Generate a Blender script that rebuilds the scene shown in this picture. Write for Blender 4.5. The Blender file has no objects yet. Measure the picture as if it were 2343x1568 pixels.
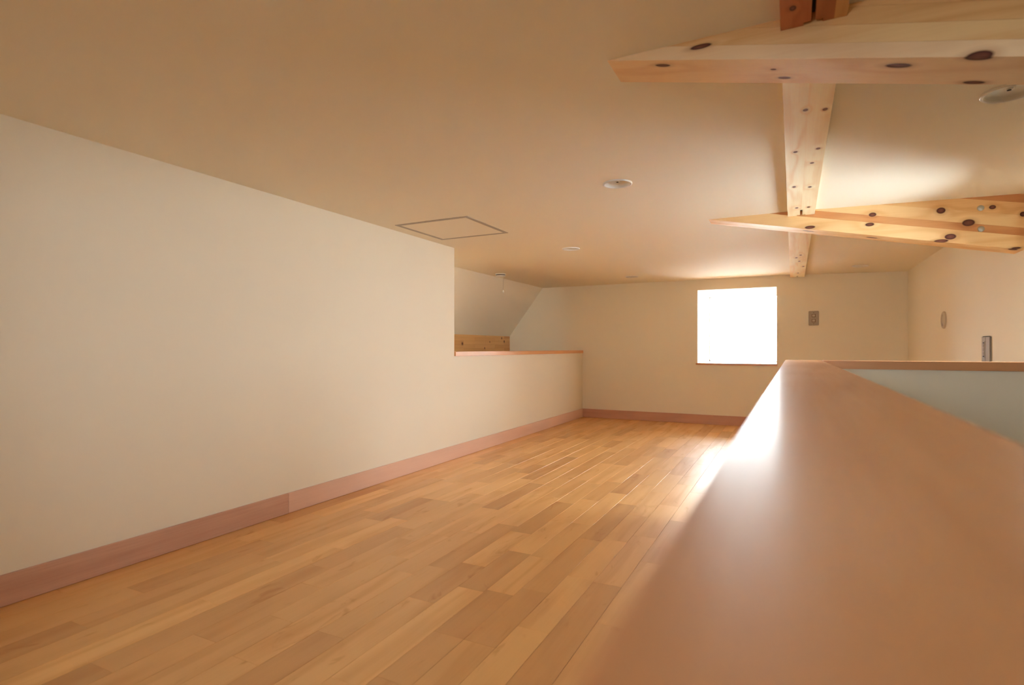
import bpy, bmesh, math, random
from mathutils import Vector

# ------------------------------------------------------------------ camera, world, light, exposure
S = 0.72                      # metres per unit; one unit is the camera's height above the loft floor
scene = bpy.context.scene
C = scene.collection
FPX, W_PX, H_PX = 1273.0, 2343.0, 1568.0
YAW = math.atan((1814.0 - W_PX / 2) / FPX)

cam_data = bpy.data.cameras.new('camera')
cam_data.sensor_width = 36.0
cam_data.lens = FPX / W_PX * 36.0
cam_data.shift_y = (797.0 - H_PX / 2) / W_PX
cam_data.clip_start = 0.005
cam_data.dof.use_dof = True
cam_data.dof.focus_distance = 3.0
cam_data.dof.aperture_fstop = 4.6
cam = bpy.data.objects.new('camera', cam_data)
C.objects.link(cam)
cam.location = (0, 0, S)
cam.rotation_euler = (math.pi / 2, 0, YAW)
scene.camera = cam

world = bpy.data.worlds.new('overcast_sky')
scene.world = world
world.use_nodes = True
bg = world.node_tree.nodes['Background']
bg.inputs['Color'].default_value = (0.85, 0.94, 1.03, 1)      # even overcast sky
bg.inputs['Strength'].default_value = 4.0

vs = scene.view_settings
vs.view_transform = 'Standard'
vs.look = 'None'
vs.gamma = 1.0
vs.use_curve_mapping = False
vs.exposure = 4.62

cy = scene.cycles
cy.max_bounces = 9
cy.diffuse_bounces = 7
cy.glossy_bounces = 2
cy.use_adaptive_sampling = True
cy.adaptive_threshold = 0.04
cy.caustics_reflective = False
cy.caustics_refractive = False
cy.transparent_max_bounces = 8
cy.use_denoising = True
cy.sample_clamp_indirect = 4.0


def portal(name, loc, rot, sx, sy):
    """daylight portal in a window opening (guides sky sampling only, gives no light of its own)"""
    l = bpy.data.lights.new(name, 'AREA')
    l.shape = 'RECTANGLE'
    l.size, l.size_y = sx * S, sy * S
    l.cycles.is_portal = True
    o = bpy.data.objects.new(name, l)
    o.location = Vector(loc) * S
    o.rotation_euler = rot
    C.objects.link(o)
    return o


# main dimensions (in units of the camera height)
XL, XR, YB, YF = -2.733, 1.17, 7.688, -1.3     # left wall, right wall, back wall, wall behind the camera
WX0, WX1, WZ0, WZ1, WD = -1.126, -0.180, 0.803, 1.767, 1.20   # window opening in the back wall and its depth
RY0, RY1, RZ0, RZ1, RD = 3.46, 3.94, 0.90, 1.58, 0.21           # stairwell window in the right wall
FX0, FX1, FZ0, FZ1, FD = -0.92, -0.10, 1.06, 1.44, 0.25          # window behind the camera
ZLOW = -3.4                                                   # floor at the foot of the stairs

portal('window_portal', ((WX0 + WX1) / 2, YB + WD - 0.03, (WZ0 + WZ1) / 2), (-math.pi / 2, 0, 0), WX1 - WX0, WZ1 - WZ0)
portal('stair_window_portal', (XR + RD - 0.03, (RY0 + RY1) / 2, (RZ0 + RZ1) / 2), (math.pi / 2, 0, math.pi / 2), RY1 - RY0, RZ1 - RZ0)

portal('front_window_portal', ((FX0 + FX1) / 2, YF - FD + 0.03, (FZ0 + FZ1) / 2), (math.pi / 2, 0, 0), FX1 - FX0, FZ1 - FZ0)

# ------------------------------------------------------------------ helpers


def V(*p):
    return Vector(p) * S


def link(name, me, mat=None, parent=None, loc=None):
    o = bpy.data.objects.new(name, me)
    C.objects.link(o)
    if mat is not None and me is not None:
        me.materials.append(mat)
    if parent is not None:
        o.parent = parent
    if loc is not None:
        o.location = loc
    return o


def bm_box(bm, x0, x1, y0, y1, z0, z1, org=(0, 0, 0)):
    vs_ = [bm.verts.new(V(x - org[0], y - org[1], z - org[2])) for x in (x0, x1) for y in (y0, y1) for z in (z0, z1)]
    for f in ((0, 1, 3, 2), (4, 6, 7, 5), (0, 4, 5, 1), (2, 3, 7, 6), (0, 2, 6, 4), (1, 5, 7, 3)):
        bm.faces.new([vs_[i] for i in f])


def finish(bm, bevel=0.0, seg=2, smooth=False):
    bmesh.ops.recalc_face_normals(bm, faces=bm.faces)
    if bevel:
        bmesh.ops.bevel(bm, geom=list(bm.edges), offset=bevel * S, segments=seg, affect='EDGES', clamp_overlap=True)
    me = bpy.data.meshes.new('mesh')
    if smooth:
        for f in bm.faces:
            f.smooth = True
    bm.to_mesh(me)
    bm.free()
    return me


def box_mesh(x0, x1, y0, y1, z0, z1, org=(0, 0, 0), bevel=0.0, seg=2):
    bm = bmesh.new()
    bm_box(bm, x0, x1, y0, y1, z0, z1, org)
    return finish(bm, bevel, seg)


def boxes_mesh(boxes, org=(0, 0, 0)):
    bm = bmesh.new()
    for b in boxes:
        bm_box(bm, *b, org=org)
    return finish(bm)


def prism_y(poly, y0, y1, org=(0, 0, 0), bevel=0.0):
    """polygon in x,z extruded along y"""
    bm = bmesh.new()
    a = [bm.verts.new(V(x - org[0], y0 - org[1], z - org[2])) for x, z in poly]
    b = [bm.verts.new(V(x - org[0], y1 - org[1], z - org[2])) for x, z in poly]
    n = len(poly)
    bm.faces.new(a)
    bm.faces.new(b[::-1])
    for i in range(n):
        bm.faces.new([a[i], b[i], b[(i + 1) % n], a[(i + 1) % n]])
    return finish(bm, bevel, 1)


def lathe(profile, seg=40, axis='z', closed=False):
    """profile of (r, z) turned about z (in units), optionally about x"""
    bm = bmesh.new()
    rings = []
    for r, z in profile:
        if r < 1e-6:
            rings.append([bm.verts.new(V(0, 0, z))])
        else:
            rings.append([bm.verts.new(V(r * math.cos(t), r * math.sin(t), z)) for t in [2 * math.pi * i / seg for i in range(seg)]])
    for a, b in zip(rings[:-1], rings[1:]):
        for i in range(seg):
            j = (i + 1) % seg
            if len(a) == 1 and len(b) > 1:
                bm.faces.new([a[0], b[i], b[j]])
            elif len(b) == 1 and len(a) > 1:
                bm.faces.new([a[i], a[j], b[0]])
            elif len(a) > 1:
                bm.faces.new([a[i], a[j], b[j], b[i]])
    me = finish(bm, 0, 2, True)
    return me


def tag(o, label=None, cat=None, group=None, kind=None):
    if label:
        o['label'] = label
    if cat:
        o['category'] = cat
    if group:
        o['group'] = group
    if kind:
        o['kind'] = kind
    return o


def thing(name, label, cat, loc, group=None):
    o = bpy.data.objects.new(name, None)
    o.empty_display_size = 0.05
    C.objects.link(o)
    o.location = V(*loc)
    return tag(o, label, cat, group)


def struct(name, me, mat, parent=None):
    o = link(name, me, mat, parent)
    if parent is None:
        o['kind'] = 'structure'
    return o


# ------------------------------------------------------------------ materials
class NT:
    def __init__(self, name):
        self.m = bpy.data.materials.new(name)
        self.m.use_nodes = True
        self.t = self.m.node_tree
        self.b = self.t.nodes['Principled BSDF']

    def n(self, typ, **kw):
        nd = self.t.nodes.new(typ)
        for k, v in kw.items():
            setattr(nd, k, v)
        return nd

    def l(self, a, b):
        self.t.links.new(a, b)

    def mth(self, op, a, b=None, c=None):
        nd = self.n('ShaderNodeMath', operation=op)
        for i, x in enumerate((a, b, c)):
            if x is None:
                continue
            if isinstance(x, (int, float)):
                nd.inputs[i].default_value = x
            else:
                self.l(x, nd.inputs[i])
        return nd.outputs[0]

    def vmth(self, op, a, b=None, c=None, out=0):
        nd = self.n('ShaderNodeVectorMath', operation=op)
        for i, x in enumerate((a, b, c)):
            if x is None:
                continue
            if isinstance(x, (tuple, list)):
                nd.inputs[i].default_value = x
            elif isinstance(x, (int, float)):
                nd.inputs[i].default_value = (x, x, x)
            else:
                self.l(x, nd.inputs[i])
        return nd.outputs[out]

    def mix(self, fac, a, b, mode='MIX'):
        nd = self.n('ShaderNodeMix', data_type='RGBA', blend_type=mode)
        for i, x in ((0, fac), (6, a), (7, b)):
            if isinstance(x, (int, float)):
                nd.inputs[i].default_value = x
            elif isinstance(x, (tuple, list)):
                nd.inputs[i].default_value = (*x, 1)
            else:
                self.l(x, nd.inputs[i])
        return nd.outputs[2]

    def ramp(self, fac, stops):
        nd = self.n('ShaderNodeValToRGB')
        el = nd.color_ramp.elements
        while len(el) < len(stops):
            el.new(0.5)
        for e, (p, c) in zip(el, stops):
            e.position = p
            e.color = (*c, 1) if len(c) == 3 else c
        self.l(fac, nd.inputs[0])
        return nd.outputs[0]

    def noise(self, vec, scale, detail=2, rough=0.5, dist=0.0):
        nd = self.n('ShaderNodeTexNoise')
        nd.inputs['Scale'].default_value = scale
        nd.inputs['Detail'].default_value = detail
        nd.inputs['Roughness'].default_value = rough
        nd.inputs['Distortion'].default_value = dist
        self.l(vec, nd.inputs['Vector'])
        return nd.outputs['Fac']

    def objco(self):
        return self.n('ShaderNodeTexCoord').outputs['Object']

    def set(self, **kw):
        for k, v in kw.items():
            k = k.replace('_', ' ')
            self.b.inputs[k].default_value = (*v, 1) if isinstance(v, tuple) and len(v) == 3 else v
        return self


def srgb(r, g, b):
    def f(v):
        v /= 255.0
        return v / 12.92 if v <= 0.04045 else ((v + 0.055) / 1.055) ** 2.4
    return (f(r), f(g), f(b))


def wall_material(name, col, rough=0.75):
    m = NT(name)
    m.set(Roughness=rough)
    m.b.inputs['Specular IOR Level'].default_value = 0.25
    co = m.objco()
    soft = m.noise(co, 1.6, 2, 0.5)
    f = m.mth('MULTIPLY', soft, 0.05)
    m.l(m.mix(f, col, tuple(c * 0.8 for c in col)), m.b.inputs['Base Color'])
    return m.m


def plain(name, col, rough=0.5, metal=0.0, spec=0.5):
    m = NT(name)
    m.set(Roughness=rough, Metallic=metal)
    m.b.inputs['Specular IOR Level'].default_value = spec
    co = m.objco()
    f = m.mth('MULTIPLY', m.noise(co, 60, 2), 0.12)
    m.l(m.mix(f, col, tuple(c * 0.7 for c in col)), m.b.inputs['Base Color'])
    return m.m


def wood_material(name, light, dark, axis='y', rough=0.4, ring=26.0, streak=1.0, tint=False, knots=(),
                  blotch=0.3, spec=0.5, coat=0.0, grain_amt=0.55, offset=True, figure=0.0):
    """grain runs along axis; rings give cathedral figure, knots are listed in local metres (centre, radii)"""
    m = NT(name)
    m.set(Roughness=rough)
    m.b.inputs['Specular IOR Level'].default_value = spec
    m.b.inputs['Coat Weight'].default_value = coat
    m.b.inputs['Coat Roughness'].default_value = 0.24
    oi = m.n('ShaderNodeObjectInfo')
    co0 = m.objco()
    co = co0
    if offset:
        off = m.n('ShaderNodeCombineXYZ')
        r = oi.outputs['Random']
        for i, k in enumerate((7.3, 13.7, 5.1)):
            m.l(m.mth('MULTIPLY', r, k), off.inputs[i])
        co = m.vmth('ADD', co0, off.outputs[0])
    # pull the grain around knots
    mind = None
    for c, rad in knots:
        inv = tuple(1.0 / q for q in rad)
        v = m.vmth('MULTIPLY_ADD', co0, inv, tuple(-a * b for a, b in zip(c, inv)))
        d = m.vmth('LENGTH', v, out=1)
        mind = d if mind is None else m.mth('MINIMUM', mind, d)
    along = {'x': (0.9, 9.0, 9.0), 'y': (9.0, 0.9, 9.0), 'z': (9.0, 9.0, 0.9)}[axis]
    st = m.vmth('MULTIPLY', co, along)
    warp = m.noise(st, 0.9, 2, 0.5)
    if mind is not None:
        near = m.mth('POWER', 2.718, m.mth('MULTIPLY', mind, -0.55))
        warp = m.mth('ADD', warp, m.mth('MULTIPLY', near, 0.30))
    bands = m.mth('SINE', m.mth('MULTIPLY', warp, ring))
    bands = m.mth('MULTIPLY_ADD', bands, 0.5, 0.5)
    bands = m.mth('POWER', bands, 2.2)
    fine_v = m.vmth('MULTIPLY', co, {'x': (2.0, 70, 70), 'y': (70, 2.0, 70), 'z': (70, 70, 2.0)}[axis])
    fine = m.noise(fine_v, 2.2, 3, 0.6)
    fine = m.mth('SUBTRACT', fine, 0.4)
    soft = m.noise(m.vmth('MULTIPLY', co, {'x': (1, 3, 3), 'y': (3, 1, 3), 'z': (3, 3, 1)}[axis]), 3.0, 2)
    g = m.mth('ADD', m.mth('MULTIPLY', bands, grain_amt), m.mth('MULTIPLY', fine, 0.9 * streak))
    g = m.mth('ADD', g, m.mth('MULTIPLY', m.mth('SUBTRACT', soft, 0.5), blotch * 2.0))
    if figure:      # scattered dark swirls of figured birch
        fv = m.vmth('MULTIPLY', co, {'x': (5.5, 15, 15), 'y': (15, 5.5, 15), 'z': (15, 15, 5.5)}[axis])
        sw = m.noise(fv, 1.0, 3, 0.6, 1.2)
        mr = m.n('ShaderNodeMapRange', interpolation_type='SMOOTHSTEP')
        mr.inputs['From Min'].default_value = 0.60
        mr.inputs['From Max'].default_value = 0.78
        m.l(sw, mr.inputs['Value'])
        g = m.mth('ADD', g, m.mth('MULTIPLY', mr.outputs[0], figure))
    gc = m.n('ShaderNodeClamp')
    m.l(g, gc.inputs[0])
    col = m.mix(gc.outputs[0], light, dark)
    if tint:
        col = m.mix(1.0, col, oi.outputs['Color'], 'MULTIPLY')
    if mind is not None:
        kmask = m.ramp(m.mth('MULTIPLY', mind, 0.5), [(0.0, (1, 1, 1)), (0.44, (1, 1, 1)), (0.56, (0.25, 0.25, 0.25)), (1.0, (0, 0, 0))])
        kcol = m.ramp(m.mth('MULTIPLY', mind, 0.5), [(0.0, srgb(128, 78, 58)), (0.3, srgb(108, 58, 42)), (0.42, srgb(72, 34, 24)), (0.56, srgb(150, 92, 52))])
        col = m.mix(kmask, col, kcol)
    m.l(col, m.b.inputs['Base Color'])
    m.l(m.mth('MULTIPLY_ADD', g, 0.12, rough - 0.03), m.b.inputs['Roughness'])
    return m.m


M_WALL = wall_material('cream_wallpaper', (0.875, 0.812, 0.675))
M_CEIL = wall_material('cream_ceiling_paper', (0.875, 0.808, 0.665))
M_REVEAL = wall_material('white_reveal', (0.86, 0.84, 0.80))
M_FLOOR = wood_material('birch_floor', (1.0, 1.0, 1.0), (0.82, 0.72, 0.60), 'y', rough=0.48, spec=0.6, coat=0.40, ring=22, streak=0.55, tint=True, blotch=0.45, grain_amt=0.5, figure=0.9)
M_SUB = plain('subfloor', srgb(120, 78, 42), 0.8)
M_CAP = wood_material('peach_cap_wood', srgb(230, 168, 114), srgb(206, 136, 80), 'y', rough=0.50, spec=0.6, coat=0.45, ring=16, streak=0.5, blotch=0.25, grain_amt=0.25)
M_CAPX = wood_material('peach_cap_wood_cross', srgb(214, 158, 110), srgb(190, 126, 78), 'x', rough=0.35, ring=16, streak=0.5, blotch=0.25, grain_amt=0.25)
M_BASE_A = wood_material('baseboard_wood', srgb(214, 172, 150), srgb(186, 138, 114), 'y', rough=0.45, ring=18, streak=0.9, blotch=0.3, grain_amt=0.3)
M_BASE_B = wood_material('baseboard_wood_pale', srgb(232, 194, 172), srgb(212, 164, 140), 'y', rough=0.45, ring=12, streak=0.5, blotch=0.25, grain_amt=0.2)
M_BASE_X = wood_material('baseboard_wood_cross', srgb(206, 160, 136), srgb(184, 134, 108), 'x', rough=0.45, ring=14, streak=0.7, blotch=0.3, grain_amt=0.25)
M_WHITE = plain('white_plastic', (0.80, 0.78, 0.74), 0.35)
M_PLATE = plain('grey_plate', (0.42, 0.37, 0.31), 0.65, 0.0, 0.25)
M_PLATE2 = plain('grey_plate_light', (0.54, 0.49, 0.42), 0.6, 0.0, 0.25)
M_DARK = plain('dark_gap', (0.04, 0.03, 0.025), 0.7)
M_ALU = plain('brown_grey_aluminium', (0.42, 0.36, 0.29), 0.5, 0.0)
M_BOLT = plain('bolt_zinc', (0.50, 0.50, 0.45), 0.35, 0.75)
M_GROUND = plain('outside_ground', (0.26, 0.25, 0.23), 0.9)


def glass_material():
    m = NT('window_glass')
    t = m.t
    tr = m.n('ShaderNodeBsdfTransparent')
    tr.inputs['Color'].default_value = (0.80, 0.81, 0.80, 1)     # double glazing
    gl = m.n('ShaderNodeBsdfGlossy')
    gl.inputs['Roughness'].default_value = 0.02
    fr = m.n('ShaderNodeFresnel')
    fr.inputs['IOR'].default_value = 1.45
    mx = m.n('ShaderNodeMixShader')
    m.l(fr.outputs[0], mx.inputs[0])
    m.l(tr.outputs[0], mx.inputs[1])
    m.l(gl.outputs[0], mx.inputs[2])
    t.nodes.remove(m.b)
    m.l(mx.outputs[0], t.nodes['Material Output'].inputs['Surface'])
    return m.m


M_GLASS = glass_material()

# ------------------------------------------------------------------ structure
TH = 0.2


def ceil_z(x):
    return 1.906 if x <= 0 else 1.906 - 0.025 * x


# ceiling with round holes for the downlights
DL = [(-0.860, 2.990), (-1.800, 4.755), (-1.815, 6.955), (0.650, 7.06), (0.670, 2.50)]
DLR = 0.080


def make_ceiling():
    bm = bmesh.new()
    prof = [(-3.362, 1.906), (0, 1.906), (XR + 0.1, ceil_z(XR + 0.1)), (XR + 0.1, 2.05), (-3.40, 2.05)]
    a = [bm.verts.new(V(x, YF - 0.1, z)) for x, z in prof]
    b = [bm.verts.new(V(x, YB + 0.1, z)) for x, z in prof]
    n = len(prof)
    bm.faces.new(a)
    bm.faces.new(b[::-1])
    for i in range(n):
        bm.faces.new([a[i], b[i], b[(i + 1) % n], a[(i + 1) % n]])
    o = link('ceiling', finish(bm), M_CEIL)
    o['kind'] = 'structure'
    cutters = []
    bm = bmesh.new()
    for x, y in DL:
        ret = bmesh.ops.create_cone(bm, cap_ends=True, segments=40, radius1=DLR * 0.86 * S, radius2=DLR * 0.86 * S, depth=0.12 * S)
        bmesh.ops.translate(bm, verts=ret['verts'], vec=V(x, y, ceil_z(x) + 0.02))
    c = link('cutter', finish(bm))
    md = o.modifiers.new('holes', 'BOOLEAN')
    md.operation = 'DIFFERENCE'
    md.solver = 'EXACT'
    md.object = c
    dg = bpy.context.evaluated_depsgraph_get()
    dg.update()
    me = bpy.data.meshes.new_from_object(o.evaluated_get(dg))
    o.modifiers.clear()
    old = o.data
    o.data = me
    bpy.data.meshes.remove(old)
    bpy.data.objects.remove(c)
    return o


make_ceiling()

# sloping ceiling and knee wall of the alcove behind the left wall
SA, SB = Vector((-3.362, 1.906)), Vector((-3.922, 1.180))       # slope seen in section (x, z)
SN = Vector((-0.792, 0.611)) * 0.10
SKY0, SKY1 = 1.5, 3.95                                          # roof window over the hidden end of the alcove
def slope_piece(t0, t1):
    p, q = SA.lerp(SB, t0), SA.lerp(SB, t1)
    return [tuple(p), tuple(q), tuple(q + SN), tuple(p + SN)]
bm = bmesh.new()
for (t0, t1, y0, y1) in ((0, 1, YF, SKY0), (0, 1, SKY1, YB + 0.02), (0, 0.14, SKY0, SKY1), (0.82, 1, SKY0, SKY1)):
    me_ = prism_y(slope_piece(t0, t1), y0, y1)
    bm.from_mesh(me_)
    bpy.data.meshes.remove(me_)
struct('ceiling_slope', finish(bm), M_CEIL)
struct('wall_knee', box_mesh(-4.05, -3.945, YF, YB + 0.02, -0.02, 1.19), M_WALL)
# left wall: full height part, then the low part under the cap
struct('wall_left', boxes_mesh([(XL - 0.17, XL, YF, 4.256, 0.0, 1.92), (XL - 0.17, XL, 4.256, YB, 0.0, 0.93)]), M_WALL)
# back wall around the deep window opening
struct('wall_back', boxes_mesh([(-4.05, WX0, YB, YB + TH, -0.05, 2.05), (WX1, XR + 0.15, YB, YB + TH, -0.05, 2.05),
                                (WX0, WX1, YB, YB + TH, -0.05, WZ0 - 0.024), (WX0, WX1, YB, YB + TH, WZ1, 2.05)]), M_WALL)
struct('wall_recess', boxes_mesh([(WX0 - 0.1, WX0, YB + TH - 0.001, YB + WD, WZ0 - 0.12, WZ1 + 0.1), (WX1, WX1 + 0.1, YB + TH - 0.001, YB + WD, WZ0 - 0.12, WZ1 + 0.1),
                                  (WX0, WX1, YB + TH - 0.001, YB + WD, WZ0 - 0.12, WZ0 - 0.024), (WX0, WX1, YB + TH - 0.001, YB + WD, WZ1, WZ1 + 0.1)]), M_REVEAL)
# right wall with the stairwell window (just outside the photograph)
struct('wall_right', boxes_mesh([(XR, XR + TH, YF, RY0, ZLOW, 2.05), (XR, XR + TH, RY1, YB + 0.1, ZLOW, 2.05),
                                 (XR, XR + TH, RY0, RY1, ZLOW, RZ0), (XR, XR + TH, RY0, RY1, RZ1, 2.05)]), M_WALL)
struct('wall_recess', boxes_mesh([(XR + TH - .001, XR + RD, RY0 - 0.1, RY0, RZ0 - 0.1, RZ1 + 0.1), (XR + TH - .001, XR + RD, RY1, RY1 + 0.1, RZ0 - 0.1, RZ1 + 0.1),
                                  (XR + TH - .001, XR + RD, RY0, RY1, RZ0 - 0.1, RZ0), (XR + TH - .001, XR + RD, RY0, RY1, RZ1, RZ1 + 0.1)]), M_REVEAL)
struct('wall_front', boxes_mesh([(-4.05, FX0, YF - FD, YF, ZLOW, 2.05), (FX1, XR + 0.1, YF - FD, YF, ZLOW, 2.05),
                                 (FX0, FX1, YF - FD, YF, ZLOW, FZ0), (FX0, FX1, YF - FD, YF, FZ1, 2.05)]), M_WALL)
struct('floor_lower', box_mesh(-0.1, XR + 0.1, YF, 3.6, ZLOW - 0.1, ZLOW), plain('lower_floor_wood', srgb(190, 140, 90), 0.4))
struct('wall_neighbour', prism_y([(-12, -9), (12, -9), (12, 0.9), (0, 2.2), (-12, 0.9)], YB + 12.0, YB + 22.0), plain('neighbour_render', (0.60, 0.58, 0.54), 0.9))
struct('bounce_roof', box_mesh(XR + RD + 0.02, XR + 5.0, 1.0, 6.8, 0.18, 0.30), plain('pale_bounce_roof', (0.74, 0.76, 0.78), 0.7))  # unseen roof added outside window_2 to bounce skylight up to the ceiling
struct('ground', box_mesh(-60, 60, -60, 80, -9.2, -9.0), M_GROUND)

# stairwell partition: long wall with the cap under the camera, short wall at its far end
PX0, PX1, PY, PZ, PT = -0.039, 0.142, 3.284, 0.935, 0.0405
struct('wall_partition', boxes_mesh([(PX0 + 0.018, PX1 - 0.018, YF, PY + 0.16, ZLOW, PZ - PT), (PX1 - 0.018, XR, PY + 0.018, PY + 0.16, ZLOW, PZ - PT)]), M_WALL)

# windows
w1 = struct('window_1', boxes_mesh([(WX0, WX0 + 0.014, YB + WD - 0.05, YB + WD, WZ0, WZ1), (WX1 - 0.014, WX1, YB + WD - 0.05, YB + WD, WZ0, WZ1),
                                    (WX0, WX1, YB + WD - 0.05, YB + WD, WZ1 - 0.014, WZ1), (WX0, WX1, YB + WD - 0.05, YB + WD, WZ0, WZ0 + 0.014)]), M_WHITE)
w1['label'] = 'small square window shining white, set deep in the back wall'
link('pane', box_mesh(WX0 + 0.012, WX1 - 0.012, YB + WD - 0.026, YB + WD - 0.020, WZ0 + 0.012, WZ1 - 0.012), M_GLASS, w1)
sill = link('window_sill', box_mesh(WX0 - 0.022, WX1 + 0.012, YB - 0.014, YB - 0.0005, WZ0 - 0.024, WZ0, bevel=0.003), M_CAPX, w1)
link('sill_board', box_mesh(WX0 + 0.001, WX1 - 0.001, YB, YB + WD - 0.05, WZ0 - 0.024, WZ0), M_CAPX, w1)
link('latch', box_mesh(WX0 + 0.03, WX0 + 0.06, YB + WD - 0.065, YB + WD - 0.05, WZ1 - 0.05, WZ1 - 0.035, bevel=0.003), M_WHITE, w1)
w2 = struct('window_2', boxes_mesh([(XR + RD - 0.06, XR + RD - 0.01, RY0, RY0 + 0.014, RZ0, RZ1), (XR + RD - 0.06, XR + RD - 0.01, RY1 - 0.014, RY1, RZ0, RZ1),
                                    (XR + RD - 0.06, XR + RD - 0.01, RY0, RY1, RZ0, RZ0 + 0.014), (XR + RD - 0.06, XR + RD - 0.01, RY0, RY1, RZ1 - 0.014, RZ1)]), M_WHITE)
link('pane', box_mesh(XR + RD - 0.038, XR + RD - 0.032, RY0 + 0.012, RY1 - 0.012, RZ0 + 0.012, RZ1 - 0.012), M_GLASS, w2)

w3 = struct('window_3', boxes_mesh([(FX0, FX0 + 0.05, YF - FD + .01, YF - FD + .06, FZ0, FZ1), (FX1 - 0.05, FX1, YF - FD + .01, YF - FD + .06, FZ0, FZ1),
                                    (FX0, FX1, YF - FD + .01, YF - FD + .06, FZ0, FZ0 + 0.05), (FX0, FX1, YF - FD + .01, YF - FD + .06, FZ1 - 0.05, FZ1)]), M_WHITE)
link('pane', box_mesh(FX0 + 0.04, FX1 - 0.04, YF - FD + .032, YF - FD + .038, FZ0 + 0.04, FZ1 - 0.04), M_GLASS, w3)

bm = bmesh.new()
for (t0, t1, y0, y1) in ((0.14, 0.18, SKY0, SKY1), (0.78, 0.82, SKY0, SKY1), (0.18, 0.78, SKY0, SKY0 + 0.03), (0.18, 0.78, SKY1 - 0.03, SKY1)):
    me_ = prism_y(slope_piece(t0, t1), y0, y1)
    bm.from_mesh(me_)
    bpy.data.meshes.remove(me_)
w4 = struct('window_4', finish(bm), M_WHITE)
pp = [tuple(SA.lerp(SB, t) + SN * k) for t, k in ((0.17, 0.7), (0.79, 0.7), (0.79, 0.76), (0.17, 0.76))]
link('pane', prism_y(pp, SKY0 + 0.02, SKY1 - 0.02), M_GLASS, w4)
pm = SA.lerp(SB, 0.48) + SN * 0.8
portal('roof_window_portal', (pm.x, (SKY0 + SKY1) / 2, pm.y), (0, -math.atan2(0.792, 0.611), 0), 0.58, SKY1 - SKY0)

# ------------------------------------------------------------------ floor: planks laid along y
ROW = 0.1232
floor_obj = struct('floor', boxes_mesh([(-3.95, XL - 0.17, YF, YB, -0.10, -0.001), (XL - 0.17, PX0 + 0.018, YF, YB, -0.10, -0.021), (PX0 + 0.018, XR, PY + 0.16, YB, -0.10, -0.021)]), M_SUB)
# joints seen in the photograph, row by row from the left wall, with the tone of the piece that ends there (None = random)
D, MD, N, LT, VL = -0.20, -0.10, 0.0, 0.10, 0.24
JOINTS = {
    0: [(1.205, N), (1.73, N), (2.25, MD), (3.20, D), (3.9, N), (4.5, LT)],
    1: [(1.951, N), (2.455, N), (3.11, VL), (3.75, N), (4.40, LT), (5.0, MD)],
    2: [(1.35, N), (2.00, D), (2.72, N), (3.55, MD), (4.15, LT), (4.6, D)],
    3: [(1.092, D), (1.85, MD), (2.65, MD), (3.49, LT), (4.0, N), (4.29, LT)],
    4: [(1.835, N), (2.53, LT), (3.05, D), (3.52, N), (4.29, MD), (4.6, D), (5.2, N)],
    5: [(1.42, VL), (2.09, VL - 0.05), (2.607, VL + .03), (3.054, MD), (3.6, LT), (4.15, MD), (4.59, LT)],
    6: [(0.976, D), (1.875, MD), (2.5, MD), (3.3, N), (4.015, LT), (4.36, D - .06), (5.0, N)],
    7: [(1.234, N), (1.711, MD), (2.35, N), (3.1, N), (3.45, N), (3.837, LT), (4.805, D), (5.5, LT)],
    8: [(1.45, N), (2.136, N), (2.479, LT), (3.03, LT), (3.75, D - .06), (4.4, N), (5.44, LT), (5.88, D), (6.63, LT)],
    9: [(1.204, N), (2.0, LT), (2.6, N), (3.096, LT), (3.7, LT), (4.5, N), (5.2, MD)],
    10: [(1.447, D), (2.113, N), (2.80, MD), (3.45, LT), (4.0, N), (4.66, LT), (5.5, N), (6.28, LT)],
    11: [(1.81, LT), (2.212, D), (2.713, LT), (3.37, D), (3.95, N), (4.655, LT), (5.1, D)],
    12: [(1.262, LT), (1.983, LT + .06), (2.45, D), (2.977, LT), (3.5, LT), (4.05, MD), (4.75, LT), (5.14, N), (5.7, MD)],
    13: [(1.328, D), (1.63, MD), (2.01, D), (2.43, LT), (3.0, N), (3.745, LT + .04), (4.4, D), (5.14, N), (5.62, D)],
    14: [(1.63, N), (2.09, D), (2.775, MD), (3.51, D), (4.065, LT), (4.65, N), (5.274, LT)],
    15: [(1.797, LT + .04), (2.295, LT), (2.823, LT), (3.3, N), (3.9, LT), (4.5, N), (5.274, MD), (6.03, LT)],
    16: [(2.284, D), (2.95, N), (3.60, LT), (4.2, LT), (5.0, N), (6.045, LT)],
    17: [(1.948, N), (2.6, N), (3.3, MD), (4.0, LT)],
}
rng = random.Random(7)
BASE = srgb(236, 182, 112)
GAP = 0.0011


def plank(x0, x1, y0, y1, tone):
    h = 0.020
    cxm, cym = (x0 + x1) / 2, (y0 + y1) / 2
    ch = 0.0004
    bm = bmesh.new()
    lv = []
    for z, ins in ((-h, GAP * 0.5), (-ch, GAP * 0.5), (rng.uniform(-0.0002, 0.0002), GAP * 0.5 + ch)):
        lv.append([bm.verts.new(V(x, y, z)) for x, y in ((x0 - cxm + ins, y0 - cym + ins * .6), (x1 - cxm - ins, y0 - cym + ins * .6), (x1 - cxm - ins, y1 - cym - ins * .6), (x0 - cxm + ins, y1 - cym - ins * .6))])
    for a, b in zip(lv[:-1], lv[1:]):
        for i in range(4):
            bm.faces.new([a[i], a[(i + 1) % 4], b[(i + 1) % 4], b[i]])
    bm.faces.new(lv[-1])
    bm.faces.new(lv[0][::-1])
    o = link('plank', finish(bm), M_FLOOR, floor_obj, V(cxm, cym, 0))
    warm = rng.uniform(-0.03, 0.03)
    t = tone * 0.95
    o.color = (BASE[0] * (1 + 0.75 * t), BASE[1] * (1 + t + warm * .5), BASE[2] * (1 + 1.25 * t + warm), 1)
    return o


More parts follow.
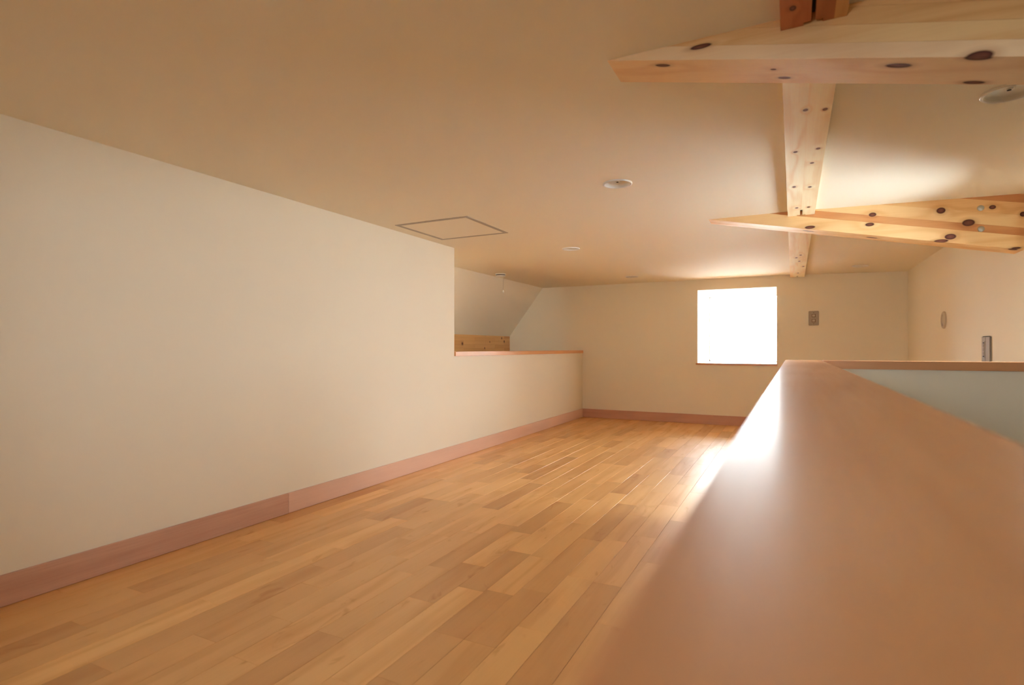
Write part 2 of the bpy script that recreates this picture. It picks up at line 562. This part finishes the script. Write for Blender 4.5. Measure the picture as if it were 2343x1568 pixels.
for row in range(22):
    x0 = XL + row * ROW
    x1 = min(x0 + ROW, PX0 + 0.018)
    js = list(JOINTS.get(row, []))
    first = js[0][0] if js else rng.uniform(0.9, 1.6)
    pre = []
    y = first
    while y > YF + 0.9:
        y -= rng.uniform(0.9, 1.5)
        if y > YF + 0.3:
            pre.append((y, rng.choice((D, MD, N, N, LT))))
    js = pre[::-1] + (js if js else [(first, N)])
    y = js[-1][0]
    while y < YB - 0.9:
        y += rng.uniform(0.45, 0.95)
        if y < YB - 0.2:
            js.append((y, rng.choice((D, MD, N, N, LT, LT))))
    js.append((YB, rng.choice((MD, N, LT))))
    prev = YF
    for yj, tone in js:
        plank(x0, x1, prev, yj, tone + rng.uniform(-0.025, 0.025))
        prev = yj
# strip of floor behind the short partition
nrow = 9
for row in range(nrow):
    x0 = PX0 + 0.018 + row * (XR - PX0 - 0.018) / nrow
    x1 = x0 + (XR - PX0 - 0.018) / nrow
    prev = PY + 0.16
    for yj in (rng.uniform(4.2, 5.3), rng.uniform(5.8, 6.8), YB):
        plank(x0, x1, prev, yj, rng.choice((D, MD, N, N, LT)))
        prev = yj

# ------------------------------------------------------------------ baseboards
BH, BT = 0.123, 0.013


def baseboard(name, boards, mats):
    o = bpy.data.objects.new(name, None)
    C.objects.link(o)
    o['kind'] = 'structure'
    for b, m in zip(boards, mats):
        link('board', box_mesh(*b, bevel=0.0022, seg=1), m, o)
    return o


baseboard('baseboard_left', [(XL, XL + BT, YF, 2.3935, 0.0006, BH), (XL, XL + BT, 2.3945, YB, 0.0006, BH)], [M_BASE_A, M_BASE_B])
baseboard('baseboard_back', [(XL + BT, PX0 - 0.0, YB - BT, YB, 0.0006, BH), (PX0 + 0.001, XR - BT, YB - BT, YB, 0.0006, BH)], [M_BASE_X, M_BASE_X])
baseboard('baseboard_right', [(XR - BT, XR, PY + 0.16, YB, 0.0006, BH)], [M_BASE_A])
baseboard('baseboard_partition', [(PX0 + 0.018 - BT, PX0 + 0.018, YF, PY + 0.16, 0.0006, BH)], [M_BASE_A])

# ------------------------------------------------------------------ caps
cap = link('wooden_ledge', box_mesh(PX0, PX1, YF, PY + 0.178, PZ - PT, PZ, org=(0, 1.0, PZ), bevel=0.004, seg=2), M_CAP, None, V(0, 1.0, PZ))
tag(cap, 'long blurred wooden ledge in the foreground, topping the stair partition', 'ledge')
cap2 = link('wooden_ledge', box_mesh(PX1 - 0.003, XR, PY, PY + 0.178, PZ - PT, PZ, org=(0.6, PY, PZ), bevel=0.0035, seg=2), M_CAPX, None, V(0.6, PY, PZ))
tag(cap2, 'short wooden ledge crossing at the far end of the long foreground ledge', 'ledge')
cap3 = link('wooden_ledge', box_mesh(XL - 0.185, XL + 0.014, 4.2565, YB, 0.928, 0.968, org=(XL, 6, 0.93), bevel=0.003, seg=2), M_CAP, None, V(XL, 6, 0.93))
tag(cap3, 'slim wooden ledge on the low wall in front of the alcove', 'ledge')

# ------------------------------------------------------------------ alcove panel
def panel_material():
    m = NT('edge_glued_pine')
    m.set(Roughness=0.45)
    co = m.objco()
    sw = m.n('ShaderNodeCombineXYZ')
    sp = m.n('ShaderNodeSeparateXYZ')
    m.l(co, sp.inputs[0])
    m.l(sp.outputs[1], sw.inputs[0])
    m.l(sp.outputs[2], sw.inputs[1])
    br = m.n('ShaderNodeTexBrick')
    br.inputs['Scale'].default_value = 1.0
    br.inputs['Mortar Size'].default_value = 0.0006
    br.inputs['Brick Width'].default_value = 0.42
    br.inputs['Row Height'].default_value = 0.036
    br.inputs['Color1'].default_value = (*srgb(236, 192, 130), 1)
    br.inputs['Color2'].default_value = (*srgb(204, 138, 86), 1)
    br.inputs['Mortar'].default_value = (*srgb(180, 120, 70), 1)
    br.inputs['Bias'].default_value = -0.35
    m.l(sw.outputs[0], br.inputs['Vector'])
    fine = m.noise(m.vmth('MULTIPLY', co, (60, 2, 60)), 2.0, 3)
    col = m.mix(m.mth('MULTIPLY', fine, 0.4), br.outputs['Color'], srgb(190, 130, 74))
    mind = None
    for yy, zz, r in ((5.62, 1.165, .012), (5.95, 1.12, .011), (6.3, 1.06, .017), (7.05, 1.09, .010), (7.42, 1.15, .014), (7.5, 1.10, .016), (6.9, 1.0, .012)):
        v = m.vmth('MULTIPLY_ADD', co, (0, 1 / (r * S), 1 / (r * S)), (0, -(yy - 4) / r, -(zz - 1) / r))
        d = m.vmth('LENGTH', v, out=1)
        mind = d if mind is None else m.mth('MINIMUM', mind, d)
    k = m.ramp(m.mth('MULTIPLY', mind, 0.5), [(0.0, (1, 1, 1)), (0.4, (.9, .9, .9)), (0.8, (0, 0, 0))])
    col = m.mix(k, col, srgb(110, 62, 34))
    m.l(col, m.b.inputs['Base Color'])
    return m.m


pan = link('wood_panel', box_mesh(-3.944, -3.918, 4.0, YB - 0.002, 0.0, 1.182, org=(-3.92, 4.0, 1.0), bevel=0.002, seg=1), panel_material(), None, V(-3.92, 4.0, 1.0))
tag(pan, 'knotty edge-glued pine panel low in the alcove under the sloping ceiling', 'wood panel')


# ------------------------------------------------------------------ timbers
def clip_top(poly, zf):
    """clip a polygon (x,z) to below z = zf(x) with a linear ceiling"""
    out = []
    n = len(poly)
    for i in range(n):
        p, q = poly[i], poly[(i + 1) % n]
        dp, dq = zf(p[0]) - p[1], zf(q[0]) - q[1]
        if dp >= 0:
            out.append(p)
        if dp * dq < 0:
            t = dp / (dp - dq)
            out.append((p[0] + t * (q[0] - p[0]), p[1] + t * (q[1] - p[1])))
    return out


def sloped_beam(label, y0, y1, tipx, slope, layers, knots, bolts=()):
    """glued-laminated rafter that comes out of the ceiling at tipx and falls to the right wall"""
    tipz = 1.906
    org = (tipx, y0, tipz)
    root = thing('sloped_beam', label, 'beam', org, 'sloping glulam beams')
    nrm = math.hypot(1, slope)
    kn = []
    for kx, ky, kz, rx, ry, rz in knots:
        kn.append((tuple(V(kx - tipx, ky - y0, kz - tipz)), (rx * S, ry * S, rz * S)))
    mats = {}
    d = 0.0
    for thick, tone in layers:
        a, b = d, d + thick - 0.0005
        d += thick
        poly = [(tipx, tipz + a * nrm), (XR, tipz - slope * (XR - tipx) + a * nrm), (XR, tipz - slope * (XR - tipx) + b * nrm), (tipx, tipz + b * nrm)]
        # extend left along the slope so that the layer reaches the ceiling
        ext = 1.2
        poly[0] = (tipx - ext, tipz + slope * ext + a * nrm)
        poly[3] = (tipx - ext, tipz + slope * ext + b * nrm)
        poly = clip_top(clip_top(poly, lambda x: 1.908), lambda x: 1.908 - 0.025 * x)
        if len(poly) < 3:
            continue
        if tone not in mats:
            lg, dk = tone_cols[tone]
            mats[tone] = wood_material('pine_' + tone, lg, dk, 'x', rough=0.52, spec=0.35, ring=26, streak=0.6, blotch=0.2, knots=kn, grain_amt=0.45)
        o = link('lamella', prism_y(poly, y0, y1, org, bevel=0.0), mats[tone], root)
    for bx, bz in bolts:
        me = lathe([(0.0, 0.004), (0.0145, 0.004), (0.0165, 0.001), (0.0165, -0.004)], 24)
        o = link('bolt_cap', me, M_BOLT, root, V(bx - tipx, -0.001, bz - tipz))
        o.rotation_euler = (math.pi / 2, 0, 0)
        o['label'] = 'round grey metal bolt cap'
    return root


tone_cols = {
    'pale': (srgb(244, 206, 150), srgb(222, 166, 104)),
    'mid': (srgb(238, 192, 132), srgb(214, 152, 90)),
    'orange': (srgb(218, 158, 102), srgb(192, 122, 70)),
    'pink': (srgb(248, 216, 174), srgb(230, 184, 136)),
}
B1Y0, B1Y1, B2Y0, B2Y1 = 1.700, 1.857, 4.120, 4.278
sloped_beam('near sloping pine beam with dark oval knots, crossing the top of the picture', B1Y0, B1Y1, -0.522, 0.2224,
            [(0.040, 'pink'), (0.046, 'pale'), (0.046, 'mid'), (0.046, 'mid'), (0.046, 'pale'), (0.046, 'orange'), (0.046, 'mid'), (0.05, 'pale')],
            [(-0.36, 1.735, 1.866, .026, .010, .012), (-0.022, 1.82, 1.795, .018, .008, .010), (0.245, 1.745, 1.735, .034, .013, .012),
             (0.40, 1.705, 1.702, .030, .014, .014), (0.42, 1.845, 1.694, .028, .010, .010), (-0.05, 1.765, 1.80, .008, .005, .008),
             (-0.24, 1.70, 1.882, .030, .01, .007), (0.80, 1.70, 1.72, .03, .01, .016)])
sloped_beam('far sloping pine beam with orange stripe and two bolts, running to the right wall', B2Y0, B2Y1, -0.530, 0.205,
            [(0.078, 'pale'), (0.044, 'orange'), (0.070, 'pale'), (0.070, 'mid'), (0.046, 'orange'), (0.05, 'pale')],
            [(0.10, 4.12, 1.79, .030, .01, .010), (0.43, 4.12, 1.775, .024, .01, .011), (0.445, 4.12, 1.835, .020, .01, .013),
             (0.79, 4.12, 1.822, .022, .01, .018), (0.92, 4.12, 1.736, .030, .01, .020), (0.835, 4.12, 1.662, .028, .01, .017),
             (1.03, 4.12, 1.815, .016, .01, .012), (0.79, 4.12, 1.640, .036, .03, .010), (0.10, 4.19, 1.78, .05, .012, .01),
             (0.45, 4.2, 1.705, .04, .012, .01), (1.135, 4.14, 1.570, .03, .03, .008), (1.165, 4.12, 1.76, .014, .01, .014)],
            [(0.976, 1.8155), (0.978, 1.694)])

RX0, RX1, RZ = -0.030, 0.127, 1.873


def purlin(label, y0, y1, mats, slot_len, slot_w=0.017, knots=()):
    """ridge timber let into the ceiling, with the connector slot sawn into its far end"""
    org = (RX0, y0, RZ)
    root = thing('ridge_purlin', label, 'beam', org, 'ridge purlins in line')
    mid = (RX0 + RX1) / 2
    top = 1.9058
    kn = [(tuple(V(kx - RX0, ky - y0, kz - RZ)), (rx * S, ry * S, rz * S)) for kx, ky, kz, rx, ry, rz in knots]
    foot = 0.018
    edges = [(RX0, mid - slot_w / 2), (mid + slot_w / 2, RX1)]
    pieces = []
    for (a, b), tones in zip(edges, mats):
        n = 0.0
        for frac, tone in tones:
            pieces.append((a + (b - a) * n, a + (b - a) * (n + frac), tone, (a, b)))
            n += frac
    for a, b, tone, side in pieces:
        lg, dk = tone_cols2[tone]
        m = wood_material('purlin_' + tone, lg, dk, 'y', rough=0.45, ring=34, streak=0.7, blotch=0.1, knots=kn, grain_amt=0.45)
        bx = []
        left = side[0] == RX0
        inner_a, inner_b = a, b
        # solid part in front of the slot reaches the centre line
        ca = a if not (not left and abs(a - side[0]) < 1e-6) else mid
        cb = b if not (left and abs(b - side[1]) < 1e-6) else mid
        ys = y1 - slot_len
        if ys > y0 + 1e-4:
            bx.append((ca, cb, y0, ys, RZ, top))
        fa, fb = a, b
        if left and abs(b - side[1]) < 1e-6:
            fb = max(a + 0.002, b - foot)
        if not left and abs(a - side[0]) < 1e-6:
            fa = min(b - 0.002, a + foot)
        bx.append((a, b, max(ys, y0), y1 - 0.016, RZ, top))
        bx.append((fa, fb, y1 - 0.016, y1, RZ, top))
        link('lamella', boxes_mesh(bx, org), m, root)
    link('connector_plate', box_mesh(mid - slot_w / 2, mid + slot_w / 2, max(y0, y1 - slot_len), y1, RZ + 0.03, top, org), M_DARK, root)
    return root


tone_cols2 = {
    'pale': (srgb(255, 244, 210), srgb(240, 200, 146)),
    'pale_b': (srgb(255, 242, 206), srgb(240, 202, 150)),
    'red': (srgb(196, 118, 72), srgb(168, 88, 48)),
    'brown': (srgb(182, 108, 58), srgb(160, 88, 44)),
    'yellow': (srgb(222, 170, 106), srgb(200, 142, 84)),
}
purlin('reddish ridge timber with a dark slot, nearest, above the near sloping beam', YF, B1Y0 - 0.001,
       [[(1.0, 'red')], [(0.6, 'brown'), (0.4, 'yellow')]], 0.30, 0.010, [(0.0, 1.60, RZ, .008, .012, .01)])
ymid = [(1843, 252), (1888, 250), (1820, 348), (1872, 340), (1817, 428), (1853, 428), (1823, 476), (1850, 474), (1858, 373)]


def unproj(x, y, H):
    z = H * FPX / (797.0 - y)
    xc = (x - W_PX / 2) / FPX
    return z * (xc * math.cos(YAW) - math.sin(YAW)), z * (xc * math.sin(YAW) + math.cos(YAW))


kmid = []
for px, py in ymid:
    X_, Y_ = unproj(px, py, RZ - 1)
    kmid.append((X_, Y_, RZ, .0085, .012 if py < 400 else .016, .01))
purlin('pale knotty ridge timber between the two sloping beams', B1Y1 + 0.001, B2Y0 - 0.001, [[(1.0, 'pale')], [(1.0, 'pale_b')]], 0.16, 0.014, kmid)
kfar = []
for px, py in [(1832, 584), (1822, 590), (1829, 598), (1838, 610), (1826, 625)]:
    X_, Y_ = unproj(px, py, RZ - 1)
    kfar.append((X_, Y_, RZ, .010, .03, .01))
purlin('pale far ridge timber ending at the back wall beside the window', B2Y1 + 0.001, YB - 0.001, [[(1.0, 'pale')], [(1.0, 'pale_b')]], 0.12, 0.014, kfar)

# ------------------------------------------------------------------ downlights
DLAB = ['round recessed downlight in the open ceiling, left of the near sloping beam', 'small downlight just right of the square ceiling hatch',
        'tiny downlight near the back wall, left of the window', 'tiny downlight in the right back corner of the ceiling',
        'large downlight cut by the right edge of the picture, under the near beam']
ring_me = lathe([(0.066, 0.0), (0.0665, -0.004), (0.069, -0.0075), (0.075, -0.0085), (0.0795, -0.006), (DLR, -0.0005), (DLR, 0.0)], 48)
bowl_me = lathe([(0.0665, -0.003), (0.0645, 0.0), (0.060, 0.006), (0.050, 0.0105), (0.02, 0.0125), (0.0, 0.0128)], 48)
lens_me = lathe([(0.011, 0.0128), (0.011, 0.0085), (0.009, 0.0068), (0.0, 0.0066)], 24)
dot_me = lathe([(0.0065, 0.0068), (0.0065, 0.005), (0.0, 0.0048)], 16)
for me, m in ((ring_me, M_WHITE), (bowl_me, plain('reflector_cream', (0.74, 0.72, 0.66), 0.3)), (lens_me, M_WHITE), (dot_me, M_DARK)):
    me.materials.append(m)
for (x, y), lab in zip(DL, DLAB):
    t = thing('downlight', lab, 'downlight', (x, y, ceil_z(x)), 'recessed ceiling downlights')
    t.rotation_euler = (0, math.atan(0.025) if x > 0 else 0, 0)
    link('trim_ring', ring_me, None, t)
    link('reflector', bowl_me, None, t)
    lz = link('lamp_holder', lens_me, None, t)
    link('lamp_centre', dot_me, None, lz)

# ------------------------------------------------------------------ ceiling hatch
hx0, hx1, hy0, hy1, hz = -2.612, -1.990, 3.262, 3.880, 1.906
ht = thing('ceiling_hatch', 'square access hatch with thin grey-brown frame in the ceiling beside the left wall', 'hatch', ((hx0 + hx1) / 2, (hy0 + hy1) / 2, hz))
ho = ((hx0 + hx1) / 2, (hy0 + hy1) / 2, hz)
fw = 0.029
for b in ((hx0, hx0 + fw, hy0, hy1), (hx1 - fw, hx1, hy0, hy1), (hx0 + fw, hx1 - fw, hy0, hy0 + fw), (hx0 + fw, hx1 - fw, hy1 - fw, hy1)):
    link('frame_bar', box_mesh(b[0], b[1], b[2], b[3], hz - 0.004, hz - 0.0002, ho, bevel=0.0012, seg=1), M_ALU, ht)
link('hatch_panel', box_mesh(hx0 + fw + .001, hx1 - fw - .001, hy0 + fw + .001, hy1 - fw - .001, hz - 0.0025, hz - 0.0002, ho), M_CEIL, ht)
link('lock', lathe([(0.0, -0.0055), (0.006, -0.0055), (0.0065, -0.002)], 16), M_ALU, ht, V((hx0 + hx1) / 2 - ho[0] - 0.05, hy0 + fw / 2 - ho[1], 0))

# ------------------------------------------------------------------ smoke alarm with pull cord
sx, sy = -3.18, 5.99
sa = thing('smoke_alarm', 'small round smoke alarm with a hanging pull cord on the alcove ceiling', 'smoke alarm', (sx, sy, 1.906))
link('base', lathe([(0.0, -0.0005), (0.064, -0.0005), (0.064, -0.010), (0.056, -0.011), (0.0, -0.011)], 40), M_WHITE, sa)
link('sensor_slot', lathe([(0.0, -0.011), (0.058, -0.011), (0.058, -0.021), (0.0, -0.021)], 40), M_DARK, sa)
link('cover', lathe([(0.0, -0.021), (0.061, -0.021), (0.060, -0.027), (0.045, -0.033), (0.0, -0.034)], 40), M_WHITE, sa)
bm = bmesh.new()
bmesh.ops.create_cone(bm, cap_ends=True, segments=8, radius1=0.0022 * S, radius2=0.0022 * S, depth=0.175 * S)
co_ = link('pull_cord', finish(bm), plain('cord', (0.62, 0.54, 0.42), 0.7), sa, V(0.052, -0.028, -0.116))
link('cord_tip', lathe([(0.0, 0.0), (0.005, 0.0), (0.0085, -0.022), (0.0085, -0.03), (0.0, -0.031)], 16), M_WHITE, co_, V(0, 0, -0.0875))

# ------------------------------------------------------------------ switch plates and vent
px0, px1, pz0, pz1 = 0.171, 0.281, 1.276, 1.452
pc = ((px0 + px1) / 2, YB, (pz0 + pz1) / 2)
sp_ = thing('switch_plate', 'grey two-button light switch plate on the back wall right of the window', 'light switch', pc)
link('plate', box_mesh(px0, px1, YB - 0.013, YB - 0.0004, pz0, pz1, pc, bevel=0.005), M_PLATE, sp_)
for dz in (0.031, -0.031):
    fr = link('button_frame', box_mesh(-0.021, 0.021, -0.0142, -0.0125, dz - 0.0185, dz + 0.0185), plain('switch_gap', (0.20, 0.13, 0.08), 0.6), sp_)
    link('button', box_mesh(-0.0155, 0.0145, -0.0185, -0.0138, dz - 0.012, dz + 0.014, bevel=0.002), M_PLATE2, fr)
for dz in (0.066, -0.066):
    o = link('screw', lathe([(0.0, 0.0), (0.0045, 0.0), (0.005, -0.001)], 16), plain('screw', (0.25, 0.17, 0.1), 0.5), sp_, V(0, -0.0142, dz))
    o.rotation_euler = (math.pi / 2, 0, 0)

gp = (XR, 4.785, 0.990)
g2 = thing('wall_plate', 'two-gang grey outlet plate on the right wall above the short ledge', 'wall plate', gp)
link('plate', box_mesh(-0.011, -0.0004, -0.090, 0.090, -0.091, 0.091, bevel=0.0055), M_PLATE, g2)
mf = link('module_frame', box_mesh(-0.0135, -0.0105, 0.014, 0.058, -0.055, 0.055, bevel=0.002), M_PLATE2, g2)
for dz in (-0.046, 0.046):
    link('slot', box_mesh(-0.0142, -0.0130, 0.022, 0.048, dz - 0.005, dz + 0.005), M_DARK, mf)
for dz in (-0.027, 0.0, 0.027):
    link('module', box_mesh(-0.0155, -0.0130, 0.024, 0.046, dz - 0.011, dz + 0.011, bevel=0.002), M_PLATE, mf)
link('divider', box_mesh(-0.0130, -0.0105, -0.004, 0.002, -0.083, 0.083, bevel=0.001), M_PLATE2, g2)

vt = thing('wall_vent', 'round white air vent cover on the right wall near the back corner', 'vent', (XR, 5.975, 1.243))
vb = link('rim', lathe([(0.0745, 0.0004), (0.0745, 0.008), (0.069, 0.014), (0.055, 0.016), (0.052, 0.012), (0.050, 0.006)], 48), plain('vent_plastic', (0.62, 0.54, 0.45), 0.5), vt)
vb.rotation_euler = (0, -math.pi / 2, 0)
vd = link('damper_disc', lathe([(0.0, 0.013), (0.030, 0.0125), (0.040, 0.010), (0.041, 0.006), (0.050, 0.0055), (0.0505, 0.0005)], 48), M_PLATE2, vt)
vd.rotation_euler = (0, -math.pi / 2, 0)
